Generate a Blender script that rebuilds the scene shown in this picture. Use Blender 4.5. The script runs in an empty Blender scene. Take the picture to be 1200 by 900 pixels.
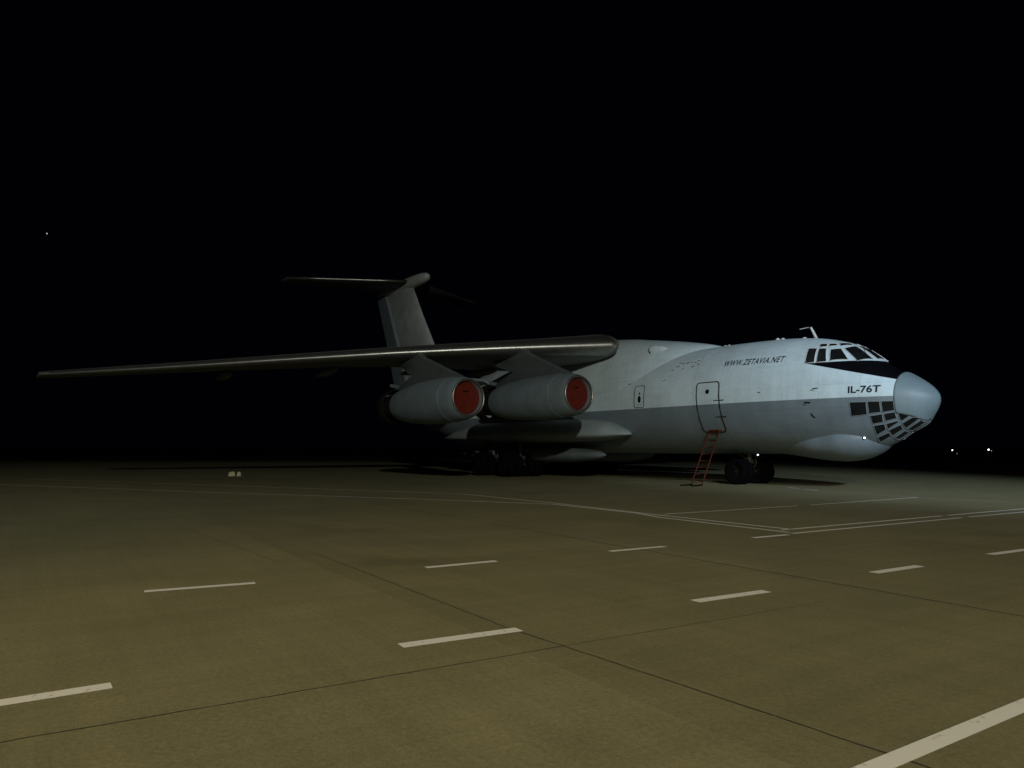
import bpy, math, random
from mathutils import Vector, Matrix
random.seed(7)
R = math.radians
scn = bpy.context.scene
COL = scn.collection

# ------------------------------------------------------------------ camera
CAM_H, PITCH, FPX = 1.514, 0.087947, 865.0
cd = bpy.data.cameras.new('camera'); cam = bpy.data.objects.new('camera', cd); COL.objects.link(cam)
cd.sensor_fit = 'HORIZONTAL'; cd.sensor_width = 36.0; cd.lens = 36.0 * FPX / 1200.0
cd.clip_start = 0.1; cd.clip_end = 6000
cam.location = (0, 0, CAM_H); cam.rotation_euler = (math.pi / 2 + PITCH, 0, 0)
scn.camera = cam

# ------------------------------------------------------------------ night sky
wd = bpy.data.worlds.new('World'); scn.world = wd; wd.use_nodes = True
bg = wd.node_tree.nodes['Background']
bg.inputs['Color'].default_value = (0.25, 0.33, 1.0, 1); bg.inputs['Strength'].default_value = 0.0011

# ------------------------------------------------------------------ apron floodlights (high masts behind the camera), plus an added cool fill
def flood(name, loc, target, power, color, cone=70, blend=0.8, radius=0.5):
    l = bpy.data.lights.new(name, 'SPOT'); l.energy = power; l.color = color
    l.spot_size = R(cone); l.spot_blend = blend; l.shadow_soft_size = radius
    o = bpy.data.objects.new(name, l); COL.objects.link(o); o.location = loc
    o.rotation_euler = (Vector(target) - Vector(loc)).to_track_quat('-Z', 'Y').to_euler()
    return o
flood('floodlight_cool', (18.5, -20, 22), (16.2, 26.5, 3.5), 74000, (0.64, 0.83, 1.0), 25, 1.0, 0.35)
flood('floodlight_sodium', (-14, -15, 10), (2.0, 6.5, 0), 8000, (1.0, 0.60, 0.10), 50, 1.0, 0.3)
flood('fill_cool_right', (44, -12, 18), (25.5, 10, 0), 20000, (0.66, 0.74, 1.0), 40, 1.0, 0.4)  # unseen fill lamp, added to cool the right-hand apron
flood('floodlight_warm', (5, -36, 20), (-8, 17, 0), 63000, (1.0, 0.985, 0.84), 62, 1.0, 0.35)

scn.view_settings.view_transform = 'Standard'; scn.view_settings.look = 'None'
scn.view_settings.exposure = 0.0; scn.view_settings.gamma = 1.0
scn.view_settings.use_curve_mapping = False
scn.cycles.max_bounces = 4

# ------------------------------------------------------------------ materials
def mat(name, col, rough=0.6, metal=0.0, var=0.12, scale=3.0, spec=0.5, emis=None, estr=0, bump=0.0, coat=0.0):
    m = bpy.data.materials.new(name); m.use_nodes = True; nt = m.node_tree
    b = nt.nodes['Principled BSDF']; b.inputs['Roughness'].default_value = rough
    b.inputs['Metallic'].default_value = metal; b.inputs['Specular IOR Level'].default_value = spec
    b.inputs['Coat Weight'].default_value = coat
    tc = nt.nodes.new('ShaderNodeTexCoord'); nz = nt.nodes.new('ShaderNodeTexNoise')
    nz.inputs['Scale'].default_value = scale; nz.inputs['Detail'].default_value = 6
    nt.links.new(tc.outputs['Object'], nz.inputs['Vector'])
    rp = nt.nodes.new('ShaderNodeMapRange')
    rp.inputs['From Min'].default_value = 0.3; rp.inputs['From Max'].default_value = 0.7
    rp.inputs['To Min'].default_value = 1 - var; rp.inputs['To Max'].default_value = 1 + var
    nt.links.new(nz.outputs['Fac'], rp.inputs['Value'])
    mx = nt.nodes.new('ShaderNodeVectorMath'); mx.operation = 'SCALE'
    mx.inputs[0].default_value = col; nt.links.new(rp.outputs[0], mx.inputs['Scale'])
    nt.links.new(mx.outputs[0], b.inputs['Base Color'])
    if emis:
        b.inputs['Emission Color'].default_value = (*emis, 1); b.inputs['Emission Strength'].default_value = estr
    if bump:
        bp = nt.nodes.new('ShaderNodeBump'); bp.inputs['Strength'].default_value = bump; bp.inputs['Distance'].default_value = 0.02
        nt.links.new(nz.outputs['Fac'], bp.inputs['Height']); nt.links.new(bp.outputs[0], b.inputs['Normal'])
    return m

class NT:
    """small helper for maths on node sockets"""
    def __init__(s, nt): s.nt = nt
    def v(s, sock, x):
        if isinstance(x, (int, float)): sock.default_value = x
        else: s.nt.links.new(x, sock)
    def m(s, op, a, b=0.0, c=None, clamp=False):
        n = s.nt.nodes.new('ShaderNodeMath'); n.operation = op; n.use_clamp = clamp
        s.v(n.inputs[0], a); s.v(n.inputs[1], b)
        if c is not None: s.v(n.inputs[2], c)
        return n.outputs[0]
    def mix(s, f, a, b):
        n = s.nt.nodes.new('ShaderNodeMix'); n.data_type = 'RGBA'
        s.v(n.inputs[0], f)
        for k, x in ((6, a), (7, b)):
            if isinstance(x, tuple): n.inputs[k].default_value = (*x, 1)
            else: s.nt.links.new(x, n.inputs[k])
        return n.outputs[2]
    def noise(s, vec, scale, detail=5, rough=0.55):
        n = s.nt.nodes.new('ShaderNodeTexNoise'); n.inputs['Scale'].default_value = scale
        n.inputs['Detail'].default_value = detail; n.inputs['Roughness'].default_value = rough
        s.nt.links.new(vec, n.inputs['Vector']); return n.outputs['Fac']
    def mapping(s, vec, scale, rot=(0, 0, 0)):
        n = s.nt.nodes.new('ShaderNodeMapping'); n.inputs['Scale'].default_value = scale
        n.inputs['Rotation'].default_value = rot
        s.nt.links.new(vec, n.inputs['Vector']); return n.outputs[0]
    def sep(s, vec):
        n = s.nt.nodes.new('ShaderNodeSeparateXYZ'); s.nt.links.new(vec, n.inputs[0]); return n.outputs
    def rng(s, x, a, b, c, d):
        n = s.nt.nodes.new('ShaderNodeMapRange'); s.v(n.inputs[0], x)
        for k, q in enumerate((a, b, c, d)): n.inputs[k + 1].default_value = q
        return n.outputs[0]
    def scale(s, col, f):
        n = s.nt.nodes.new('ShaderNodeVectorMath'); n.operation = 'SCALE'
        s.nt.links.new(col, n.inputs[0]); s.v(n.inputs['Scale'], f); return n.outputs[0]

WHITE, GREY, BLACK = (0.60, 0.73, 0.80), (0.175, 0.22, 0.255), (0.004, 0.004, 0.006)
def paint_material():
    m = bpy.data.materials.new('aircraft_paint'); m.use_nodes = True; nt = m.node_tree; N = NT(nt)
    b = nt.nodes['Principled BSDF']
    tc = nt.nodes.new('ShaderNodeTexCoord'); o = tc.outputs['Object']; X, Y, Z = N.sep(o)[0:3]
    white = N.m('GREATER_THAN', Z, 3.40)
    line = N.m('MULTIPLY_ADD', N.m('SUBTRACT', X, 1.11), 0.262, 4.02)
    blk = N.m('MULTIPLY', N.m('GREATER_THAN', Z, line), N.m('LESS_THAN', Z, 4.79))
    blk = N.m('MULTIPLY', blk, N.m('LESS_THAN', X, 4.05))
    # worn paint: soft blotches, streaks running down from the top, faint frame lines
    blot = N.noise(o, 0.7, 7, 0.6); stre = N.noise(N.mapping(o, (3.0, 0.4, 0.25)), 1.3, 6, 0.6)
    fine = N.noise(o, 9.0, 5, 0.6)
    fr = N.m('ABSOLUTE', N.m('SUBTRACT', N.m('FRACT', N.m('MULTIPLY', X, 0.72)), 0.5))
    fr = N.m('LESS_THAN', fr, 0.006)
    f = N.m('MULTIPLY', N.rng(blot, 0.3, 0.7, 0.86, 1.06), N.rng(stre, 0.3, 0.7, 0.93, 1.04))
    f = N.m('MULTIPLY', f, N.rng(fine, 0.3, 0.7, 0.95, 1.04))
    hz = N.m('LESS_THAN', N.m('ABSOLUTE', N.m('SUBTRACT', N.m('FRACT', N.m('MULTIPLY', Z, 1.15)), 0.5)), 0.009)
    fr = N.m('MAXIMUM', fr, hz)
    f = N.m('MULTIPLY', f, N.m('SUBTRACT', 1.0, N.m('MULTIPLY', fr, 0.17)))
    grime = N.rng(N.noise(N.mapping(o, (0.35, 0.5, 1.6)), 1.6, 8, 0.65), 0.52, 0.70, 1.0, 0.91)
    f = N.m('MULTIPLY', f, grime)
    c = N.mix(white, GREY, WHITE); c = N.mix(blk, c, BLACK)
    nt.links.new(N.scale(c, f), b.inputs['Base Color'])
    nt.links.new(N.rng(blot, 0.3, 0.7, 0.38, 0.55), b.inputs['Roughness'])
    nt.links.new(N.m('SUBTRACT', 0.45, N.m('MULTIPLY', blk, 0.38)), b.inputs['Specular IOR Level'])
    bp = nt.nodes.new('ShaderNodeBump'); bp.inputs['Strength'].default_value = 0.25; bp.inputs['Distance'].default_value = 0.02
    nt.links.new(N.noise(N.mapping(o, (1.4, 1.2, 1.2)), 1.0, 3), bp.inputs['Height']); nt.links.new(bp.outputs[0], b.inputs['Normal'])
    return m
M = {}
M['paint'] = paint_material()
M['grey'] = mat('pale_grey_paint', (0.155, 0.20, 0.23), 0.5, var=0.14, scale=1.2)
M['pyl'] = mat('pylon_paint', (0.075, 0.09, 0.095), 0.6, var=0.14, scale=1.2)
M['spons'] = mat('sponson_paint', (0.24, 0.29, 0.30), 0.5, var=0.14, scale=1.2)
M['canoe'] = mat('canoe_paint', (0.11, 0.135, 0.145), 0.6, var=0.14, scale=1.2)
M['bar'] = mat('glazing_bar_paint', (0.22, 0.26, 0.285), 0.55, var=0.08)
M['fin'] = mat('fin_grey_paint', (0.42, 0.465, 0.49), 0.55, var=0.16, scale=0.9)
M['bullet'] = mat('bullet_paint', (0.46, 0.50, 0.50), 0.5, var=0.1)
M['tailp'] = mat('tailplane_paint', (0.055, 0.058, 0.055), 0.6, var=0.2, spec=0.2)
M['dgrey'] = mat('wing_grey_paint', (0.13, 0.135, 0.13), 0.55, var=0.2, scale=0.8)
M['radome'] = mat('radome_paint', (0.17, 0.23, 0.26), 0.5, var=0.10, scale=1.5)
M['chin'] = mat('chin_paint', (0.33, 0.38, 0.42), 0.5, var=0.08, scale=1.5)
M['slat'] = mat('polished_metal', (0.36, 0.37, 0.36), 0.38, metal=0.9, var=0.12, scale=2.0)
M['metal'] = mat('bare_metal', (0.34, 0.34, 0.32), 0.42, metal=1.0, var=0.1)
M['burnt'] = mat('burnt_metal', (0.015, 0.014, 0.013), 0.6, spec=0.15, metal=0.2, var=0.3)
M['red'] = mat('red_cover', (0.105, 0.010, 0.004), 0.6, spec=0.25, var=0.25, scale=5, bump=0.5)
M['redpaint'] = mat('red_ladder_paint', (0.075, 0.013, 0.006), 0.6, spec=0.2, var=0.2)
M['glass'] = mat('dark_glass', (0.010, 0.011, 0.012), 0.10, var=0.3, spec=0.25)
M['curtain'] = mat('curtained_glass', (0.016, 0.017, 0.018), 0.3, spec=0.2, var=0.3)
M['line'] = mat('black_marking', (0.010, 0.010, 0.012), 0.6, spec=0.1)
M['navy'] = mat('navy_lettering', (0.012, 0.02, 0.035), 0.55, spec=0.1)
M['brown'] = mat('faded_lettering', (0.16, 0.12, 0.12), 0.6, var=0.3)
M['white'] = mat('white_gloss_paint', (0.7, 0.71, 0.7), 0.45)
M['rubber'] = mat('rubber', (0.003, 0.003, 0.0035), 0.9, spec=0.03, var=0.3)
M['hub'] = mat('wheel_hub', (0.005, 0.005, 0.005), 0.6, spec=0.08, var=0.2)
M['strut'] = mat('gear_strut', (0.06, 0.062, 0.06), 0.45, metal=0.4)
M['chock'] = mat('pale_chock_paint', (0.42, 0.40, 0.24), 0.6, var=0.25, scale=14)
M['chockd'] = mat('chock_dark', (0.03, 0.03, 0.025), 0.7)
M['lamp'] = mat('lit_lens', (0.9, 0.9, 1.0), 0.3, emis=(0.85, 0.9, 1.0), estr=5.0)
M['lampdim'] = mat('dim_lens', (0.5, 0.45, 0.4), 0.3, emis=(0.9, 0.75, 0.6), estr=0.22)
M['post'] = mat('post_metal', (0.1, 0.1, 0.1), 0.6)
M['star'] = mat('star_light', (0.5, 0.5, 0.5), 0.5, emis=(0.95, 0.97, 1.0), estr=0.5)

# ------------------------------------------------------------------ mesh helpers
def link(name, verts, faces, m, parent=None, smooth=True, mats=None, fm=None):
    me = bpy.data.meshes.new(name); me.from_pydata([tuple(v) for v in verts], [], faces)
    me.update()
    for k in (mats or [m]): me.materials.append(k)
    if fm: me.polygons.foreach_set('material_index', fm)
    if smooth: me.polygons.foreach_set('use_smooth', [True] * len(me.polygons))
    o = bpy.data.objects.new(name, me); COL.objects.link(o)
    if parent: o.parent = parent
    return o

class MB:
    """collects simple shapes, links them as one mesh"""
    def __init__(s): s.v = []; s.f = []; s.fm = []
    def add(s, v, f, mi=0):
        n = len(s.v); s.v += [tuple(p) for p in v]; s.f += [tuple(i + n for i in q) for q in f]; s.fm += [mi] * len(f)
    def box(s, c, d, rot=None, mi=0, bev=0.0):
        x, y, z = d[0] / 2, d[1] / 2, d[2] / 2
        P = []
        b = min(bev, x * .5, y * .5, z * .5)
        for zz, ins in ((-z, b), (-z + b, 0), (z - b, 0), (z, b)) if b > 0 else ((-z, 0), (z, 0)):
            ring = []
            for sx, sy in ((-1, -1), (1, -1), (1, 1), (-1, 1)):
                if b > 0:
                    i = ins
                    pts = [(sx * (x - i), sy * (y - b - 0 * i)), (sx * (x - b), sy * (y - i))]
                    if sx * sy < 0: pts = pts[::-1]
                    ring += pts
                else: ring.append((sx * x, sy * y))
            P.append([(px, py, zz) for px, py in ring])
        n = len(P[0]); V = [p for r in P for p in r]; F = []
        for k in range(len(P) - 1):
            for i in range(n):
                j = (i + 1) % n; F.append((k * n + i, k * n + j, (k + 1) * n + j, (k + 1) * n + i))
        F.append(tuple(range(n - 1, -1, -1))); F.append(tuple((len(P) - 1) * n + i for i in range(n)))
        Mx = rot if rot else Matrix.Identity(3)
        s.add([Vector(c) + Mx @ Vector(p) for p in V], F, mi)
    def tube(s, pts, r, n=10, mi=0, caps=True):
        pts = [Vector(p) for p in pts]; rr = r if isinstance(r, (list, tuple)) else [r] * len(pts)
        V = []; F = []
        for i, p in enumerate(pts):
            t = (pts[min(i + 1, len(pts) - 1)] - pts[max(i - 1, 0)]).normalized()
            up = Vector((0, 0, 1)) if abs(t.z) < .95 else Vector((1, 0, 0))
            a = t.cross(up).normalized(); b = a.cross(t)
            for k in range(n):
                q = 2 * math.pi * k / n; V.append(p + rr[i] * (math.cos(q) * a + math.sin(q) * b))
        for i in range(len(pts) - 1):
            for k in range(n):
                F.append((i * n + k, i * n + (k + 1) % n, (i + 1) * n + (k + 1) % n, (i + 1) * n + k))
        if caps: F.append(tuple(range(n))); F.append(tuple((len(pts) - 1) * n + k for k in range(n - 1, -1, -1)))
        s.add(V, F, mi)
    def lathe(s, c, axis, prof, n=32, mi=0, cap0=False, cap1=False):
        """prof: (distance along axis, radius)"""
        ax = Vector(axis).normalized(); up = Vector((0, 0, 1)) if abs(ax.z) < .9 else Vector((1, 0, 0))
        a = ax.cross(up).normalized(); b = a.cross(ax); V = []; F = []
        for d, r in prof:
            for k in range(n):
                q = 2 * math.pi * k / n; V.append(Vector(c) + ax * d + r * (math.cos(q) * a + math.sin(q) * b))
        for i in range(len(prof) - 1):
            for k in range(n):
                F.append((i * n + k, i * n + (k + 1) % n, (i + 1) * n + (k + 1) % n, (i + 1) * n + k))
        if cap0: F.append(tuple(range(n)))
        if cap1: F.append(tuple((len(prof) - 1) * n + k for k in range(n - 1, -1, -1)))
        s.add(V, F, mi)
    def build(s, name, mats, parent=None, smooth=False, angle=None):
        mats = mats if isinstance(mats, list) else [mats]
        o = link(name, s.v, s.f, None, parent, smooth, mats, s.fm)
        if angle is not None:
            o.data.polygons.foreach_set('use_smooth', [True] * len(o.data.polygons))
            o.data.set_sharp_from_angle(angle=R(angle))
        return o

def loft(sections, closed=True, cap=True):
    """sections: list of equal length point lists"""
    n = len(sections[0]); V = [p for s_ in sections for p in s_]; F = []
    for i in range(len(sections) - 1):
        for k in range(n if closed else n - 1):
            j = (k + 1) % n
            F.append((i * n + k, i * n + j, (i + 1) * n + j, (i + 1) * n + k))
    if cap: F.append(tuple(range(n))[::-1]); F.append(tuple((len(sections) - 1) * n + k for k in range(n)))
    return V, F

def tag(o, label, cat, group=None, kind=None):
    if label: o['label'] = label
    if cat: o['category'] = cat
    if group: o['group'] = group
    if kind: o['kind'] = kind
    return o
def empty(name, loc, rz=0):
    o = bpy.data.objects.new(name, None); COL.objects.link(o); o.location = loc; o.rotation_euler = (0, 0, rz)
    o.empty_display_size = 0.3
    return o

def pchip(T):
    xs = [t[0] for t in T]; ys = [t[1] for t in T]; n = len(xs)
    d = [(ys[i + 1] - ys[i]) / (xs[i + 1] - xs[i]) for i in range(n - 1)]
    m = [d[0]] + [0 if d[i - 1] * d[i] <= 0 else 2 * d[i - 1] * d[i] / (d[i - 1] + d[i]) for i in range(1, n - 1)] + [d[-1]]
    def f(x):
        if x <= xs[0]: return ys[0]
        if x >= xs[-1]: return ys[-1]
        i = 0
        while x > xs[i + 1]: i += 1
        H = xs[i + 1] - xs[i]; t = (x - xs[i]) / H
        return (ys[i] * (1 + 2 * t) * (1 - t) ** 2 + m[i] * H * t * (1 - t) ** 2 + ys[i + 1] * t * t * (3 - 2 * t)
                + m[i + 1] * H * t * t * (t - 1))
    return f

# ------------------------------------------------------------------ ground
GROUND_ROT = R(125.9) - 0.06            # direction of the slab lanes
def ground_material():
    m = bpy.data.materials.new('apron_concrete'); m.use_nodes = True; nt = m.node_tree; N = NT(nt)
    b = nt.nodes['Principled BSDF']; tc = nt.nodes.new('ShaderNodeTexCoord'); o = tc.outputs['Object']
    X, Y, Z = N.sep(o)[0:3]            # X along the lanes, Y across
    big = N.noise(o, 0.07, 5, 0.6); mid = N.noise(o, 0.6, 6, 0.6); fine = N.noise(o, 26, 4, 0.65); grit = N.noise(o, 110, 2, 0.7)
    brush = N.noise(N.mapping(o, (0.18, 5.0, 1)), 1.0, 5, 0.6)
    brush2 = N.noise(N.mapping(o, (5.0, 0.15, 1)), 1.0, 5, 0.6)
    lane = N.m('FLOOR', N.m('DIVIDE', N.m('ADD', Y, -0.35), 4.75))
    slab = N.m('FLOOR', N.m('DIVIDE', N.m('ADD', X, 0.0), 7.0))
    wn = nt.nodes.new('ShaderNodeTexWhiteNoise'); wn.noise_dimensions = '2D'
    cmb = nt.nodes.new('ShaderNodeCombineXYZ'); nt.links.new(lane, cmb.inputs[0]); nt.links.new(slab, cmb.inputs[1])
    nt.links.new(cmb.outputs[0], wn.inputs['Vector'])
    wl = nt.nodes.new('ShaderNodeTexWhiteNoise'); wl.noise_dimensions = '1D'; nt.links.new(lane, wl.inputs['W'])
    f = N.rng(big, 0.3, 0.7, 0.92, 1.07)
    for s_, a, c in ((mid, 0.94, 1.05), (brush, 0.94, 1.06), (brush2, 0.93, 1.07), (fine, 0.83, 1.15), (grit, 0.78, 1.22)):
        f = N.m('MULTIPLY', f, N.rng(s_, 0.3, 0.7, a, c))
    f = N.m('MULTIPLY', f, N.rng(wn.outputs['Value'], 0, 1, 0.96, 1.04))
    f = N.m('MULTIPLY', f, N.rng(wl.outputs['Value'], 0, 1, 0.86, 1.08))
    st = N.noise(o, 0.35, 3, 0.5); stain = N.rng(st, 0.62, 0.74, 1.0, 0.80)
    f = N.m('MULTIPLY', f, stain)
    col = N.mix(N.rng(mid, 0.3, 0.7, 0, 1), (0.200, 0.187, 0.098), (0.224, 0.207, 0.108))
    nt.links.new(N.scale(col, f), b.inputs['Base Color'])
    b.inputs['Roughness'].default_value = 0.82; b.inputs['Specular IOR Level'].default_value = 0.3
    bp = nt.nodes.new('ShaderNodeBump'); bp.inputs['Strength'].default_value = 0.35; bp.inputs['Distance'].default_value = 0.006
    nt.links.new(fine, bp.inputs['Height']); nt.links.new(bp.outputs[0], b.inputs['Normal'])
    return m
M['apron'] = ground_material()
M['grass'] = mat('night_grass', (0.035, 0.045, 0.02), 0.95, var=0.4, scale=0.4, spec=0.1)
M['joint'] = mat('joint_tar', (0.028, 0.027, 0.025), 0.8, var=0.4, scale=4)
def marking_material():
    m = bpy.data.materials.new('worn_road_paint'); m.use_nodes = True; nt = m.node_tree; N = NT(nt)
    b = nt.nodes['Principled BSDF']; tc = nt.nodes.new('ShaderNodeTexCoord'); o = tc.outputs['Object']
    w = N.noise(o, 16, 6, 0.7); g = N.noise(o, 2.2, 4)
    k = N.rng(N.m('ADD', w, N.m('MULTIPLY', N.m('SUBTRACT', g, 0.5), 0.6)), 0.30, 0.39, 0, 1)
    nt.links.new(N.mix(k, (0.42, 0.40, 0.33), (0.79, 0.79, 0.73)), b.inputs['Base Color'])
    b.inputs['Roughness'].default_value = 0.7
    return m
M['mark'] = marking_material()
M['markdull'] = mat('dull_line_paint', (0.62, 0.52, 0.47), 0.75, var=0.35, scale=3)

g = link('ground', [(-3000, -500, -0.03), (3000, -500, -0.03), (3000, 5000, -0.03), (-3000, 5000, -0.03)], [(0, 1, 2, 3)], M['grass'], smooth=False)
tag(g, 'dark grass airfield beyond the apron', None, None, 'structure')
cr, sr = math.cos(GROUND_ROT), math.sin(GROUND_ROT)
ORG = Vector((0.06, 6.37, 0))           # crossing of two slab joints in front of the camera
def to_g(x, y): dx, dy = x - ORG.x, y - ORG.y; return (dx * cr + dy * sr, -dx * sr + dy * cr)
def to_w(u, v, z=0): return Vector((ORG.x + u * cr - v * sr, ORG.y + u * sr + v * cr, z))
corners = [(-260, -80), (260, -80), (300, 90), (-260, 92)]
ap = empty('apron', ORG, GROUND_ROT); bpy.data.objects.remove(ap)
apv = [(*to_g(*c), 0) for c in corners] + [(*to_g(*c), -0.1) for c in corners]
ap = link('apron', apv, [(0, 1, 2, 3), (0, 4, 5, 1), (1, 5, 6, 2), (2, 6, 7, 3), (3, 7, 4, 0)], M['apron'], smooth=False)
ap.location = ORG; ap.rotation_euler = (0, 0, GROUND_ROT)
tag(ap, 'worn concrete apron of long slab lanes', None, None, 'structure')

def strip(mb, pts, w, z=0.004, wob=0.0, n=1):
    """flat ribbon along pts; subdivided n times per leg with a little wobble"""
    P = []
    for i in range(len(pts) - 1):
        a, b = Vector(pts[i]), Vector(pts[i + 1])
        for k in range(n): P.append(a.lerp(b, k / n))
    P.append(Vector(pts[-1])); V = []; F = []
    for i, p in enumerate(P):
        t = (P[min(i + 1, len(P) - 1)] - P[max(i - 1, 0)]); t.normalize(); nn = Vector((-t.y, t.x))
        o1 = random.uniform(-wob, wob); ww = w / 2 * (1 + (random.uniform(-.25, .25) if wob else 0))
        V += [(p.x + nn.x * (o1 + ww), p.y + nn.y * (o1 + ww), z), (p.x + nn.x * (o1 - ww), p.y + nn.y * (o1 - ww), z)]
    for i in range(len(P) - 1): F.append((2 * i, 2 * i + 1, 2 * i + 3, 2 * i + 2))
    mb.add(V, F)

# joints between the slabs
jt = MB()
def jline(p, q, w, n=60): strip(jt, [p, q], w * .5, 0.002, 0.006, n)
jline((-3.82, 20.85), (5.6, 5.3), 0.035); jline((-2.9, 11.0), (0.0, 6.37), 0.022); jline((0.0, 6.37), (0.4, 5.85), .028, 4)
jline((0.4, 5.85), (1.77, 3.97), 0.028, 20); jline((1.77, 3.97), (4.5, 0.2), .028, 20)
jline((-5.6, 2.05), (-2.65, 3.97), .026, 20); jline((-2.65, 3.97), (0.40, 5.85), .024, 30); jline((0.40, 5.85), (3.1, 7.5), .012, 20)
jline((-9.0, 18.0), (-2.9, 11.0 - 1.2), .010, 30)
jo = jt.build('joint', M['joint']); tag(jo, 'dark tarred joints between the concrete slabs', None, None, 'structure')

# ---- painted markings (each dash a thing)
def mark(name, pts, w, label, group=None, m='mark', cat='ground marking', n=1):
    mb = MB(); c = sum((Vector(p) for p in pts), Vector((0, 0))) / len(pts)
    strip(mb, [Vector(p) - c for p in pts], w, 0.0, 0, n)
    o = mb.build(name, M[m]); o.location = (c.x, c.y, 0.004)
    return tag(o, label, cat, group, 'structure')
DG = 'white dashes in two rows on the apron'
near = [((-3.45, 4.30), (-2.57, 4.89)), ((-0.86, 5.85), (0.06, 6.37)), ((1.82, 7.52), (2.72, 8.05)), ((4.43, 9.22), (5.3, 9.76)), ((6.88, 10.8), (7.78, 11.33))]
nl = ['white dash of the near row cut by the left picture edge', 'white dash of the near row at bottom centre, longest in view',
      'white dash of the near row right of the bottom centre one', 'white dash of the near row second from the right edge',
      'white dash of the near row cut by the right picture edge']
far = [((-3.92, 8.03), (-2.91, 8.53)), ((-1.1, 9.62), (-0.21, 10.18)), ((1.45, 11.13), (2.38, 11.68)), ((4.12, 12.80), (4.9, 13.27))]
fl = ['white dash of the far row at the left, alone in its corner', 'white dash of the far row near the picture centre',
      'white dash of the far row below the aircraft door', 'white dash of the far row touching the corner of the double lines']
for (a, b), l in zip(near, nl): mark('dash_marking', [a, b], 0.14, l, DG)
for (a, b), l in zip(far, fl): mark('dash_marking', [a, b], 0.125, l, DG)
mark('line_marking', [(0.0, 2.53), (1.66, 3.62), (3.18, 4.62), (7.0, 7.14)], 0.115, 'broad white line across the bottom right corner', n=3)
mark('line_marking', [(-24.5, 37.6), (-17.52, 34.1), (-9.58, 29.64), (-4.28, 26.67), (-1.67, 25.2)], 0.13, 'faint pale line running left, farther one of the pair', m='markdull')
mark('line_marking', [(-30, 35.8), (-21.85, 31.76), (-10.64, 26.15), (-2.59, 22.5), (1.12, 20.5)], 0.15, 'faint pale line running left, nearer one of the pair', m='markdull')
mark('line_marking', [(-1.67, 25.2), (1.15, 21.0), (3.48, 17.0), (5.28, 14.15)], 0.09, 'inner white line of the double line slanting down to the corner')
mark('line_marking', [(1.12, 20.5), (2.93, 17.7), (3.28, 16.6), (5.05, 13.6)], 0.09, 'outer white line of the double line slanting down to the corner')
mark('line_marking', [(5.05, 14.02), (9.75, 16.95)], 0.09, 'inner white line from the corner to the gap')
mark('line_marking', [(9.98, 17.1), (20.0, 23.3)], 0.09, 'inner white line beyond the gap towards the right edge')
mark('line_marking', [(5.03, 13.45), (9.95, 16.52)], 0.09, 'outer white line from the corner to the gap')
mark('line_marking', [(10.2, 16.68), (20.3, 22.9)], 0.09, 'outer white line beyond the gap towards the right edge')
mark('line_marking', [(3.55, 17.4), (7.63, 19.95)], 0.08, 'thin white line under the nose wheels, left length')
mark('line_marking', [(8.1, 20.25), (12.75, 23.4)], 0.08, 'thin white line ahead of the nose wheels, right length')
mark('line_marking', [(12.75, 23.4), (11.3, 26.4), (10.0, 29.0)], 0.05, 'faint line running back towards the nose wheels', m='markdull')
mark('line_marking', [(12.75, 23.4), (17.5, 16.6)], 0.05, 'faint line running to the right picture edge', m='markdull')
mark('dash_marking', [(10.95, 29.6), (11.05, 28.6)], 0.09, 'short white dash at the edge of the nose shadow, farther one')
mark('dash_marking', [(11.08, 28.2), (11.18, 27.2)], 0.09, 'short white dash at the edge of the nose shadow, nearer one')
mark('dash_marking', [(8.35, 33.0), (9.1, 32.8)], 0.12, 'short white dash between the ladder and the nose wheels')

# ------------------------------------------------------------------ the aircraft
# local axes: x aft from the nose tip, y to starboard, z up
plane = empty('cargo_plane', (15.062, 25.938, 0), math.pi / 2 + 0.62656)
tag(plane, 'large four engined white and grey freighter with T tail parked on the apron', 'airplane')

zt = pchip([(0, 3.3), (.02, 3.42), (.1, 3.56), (.3, 3.78), (.7, 4.08), (1.1, 4.32), (1.35, 4.42), (1.7, 4.62), (2.1, 4.98), (2.6, 5.36), (3.24, 5.66), (4.5, 5.97), (5.8, 6.1), (8, 6.15), (30, 6.15), (36, 6.1), (44, 5.9)])
zb = pchip([(0, 3.3), (.02, 3.17), (.1, 2.98), (.3, 2.68), (.5, 2.42), (1, 2.14), (1.6, 1.76), (2.25, 1.5), (3, 1.38), (4, 1.33), (6, 1.32), (8, 1.3), (26, 1.3), (30, 1.7), (36, 3.2), (44, 5.2)])
wf = pchip([(0, 0), (.02, .12), (.1, .3), (.3, .55), (.7, .88), (1.35, 1.25), (2.1, 1.55), (3.2, 1.85), (5, 2.16), (8, 2.4), (27, 2.4), (31, 2.2), (37, 1.5), (44, .4)])
zc = pchip([(0, 3.3), (1.35, 3.4), (3, 3.6), (8, 3.73), (27, 3.73), (36, 4.6), (44, 5.5)])
def SP(a, t, off=0.0):
    """point of the fuselage skin at station a and section angle t, lifted by off"""
    def q(a, t):
        c, s = math.cos(t), math.sin(t); z0 = zc(a)
        return Vector((a, wf(a) * c, z0 + ((zt(a) - z0) if s > 0 else (z0 - zb(a))) * s))
    p = q(a, t)
    if off:
        e = 0.02; da = q(a + e, t) - q(max(a - e, 0.001), t); dt = q(a, t + e) - q(a, t - e)
        n = da.cross(dt); n.normalize()
        if n.y * math.cos(t) + n.z * math.sin(t) < 0: n = -n
        p = p + n * off
    return p
def ang_z(a, z):
    z0 = zc(a); hh = (zt(a) - z0) if z > z0 else (z0 - zb(a))
    return math.asin(max(-1, min(1, (z - z0) / hh)))

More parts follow.
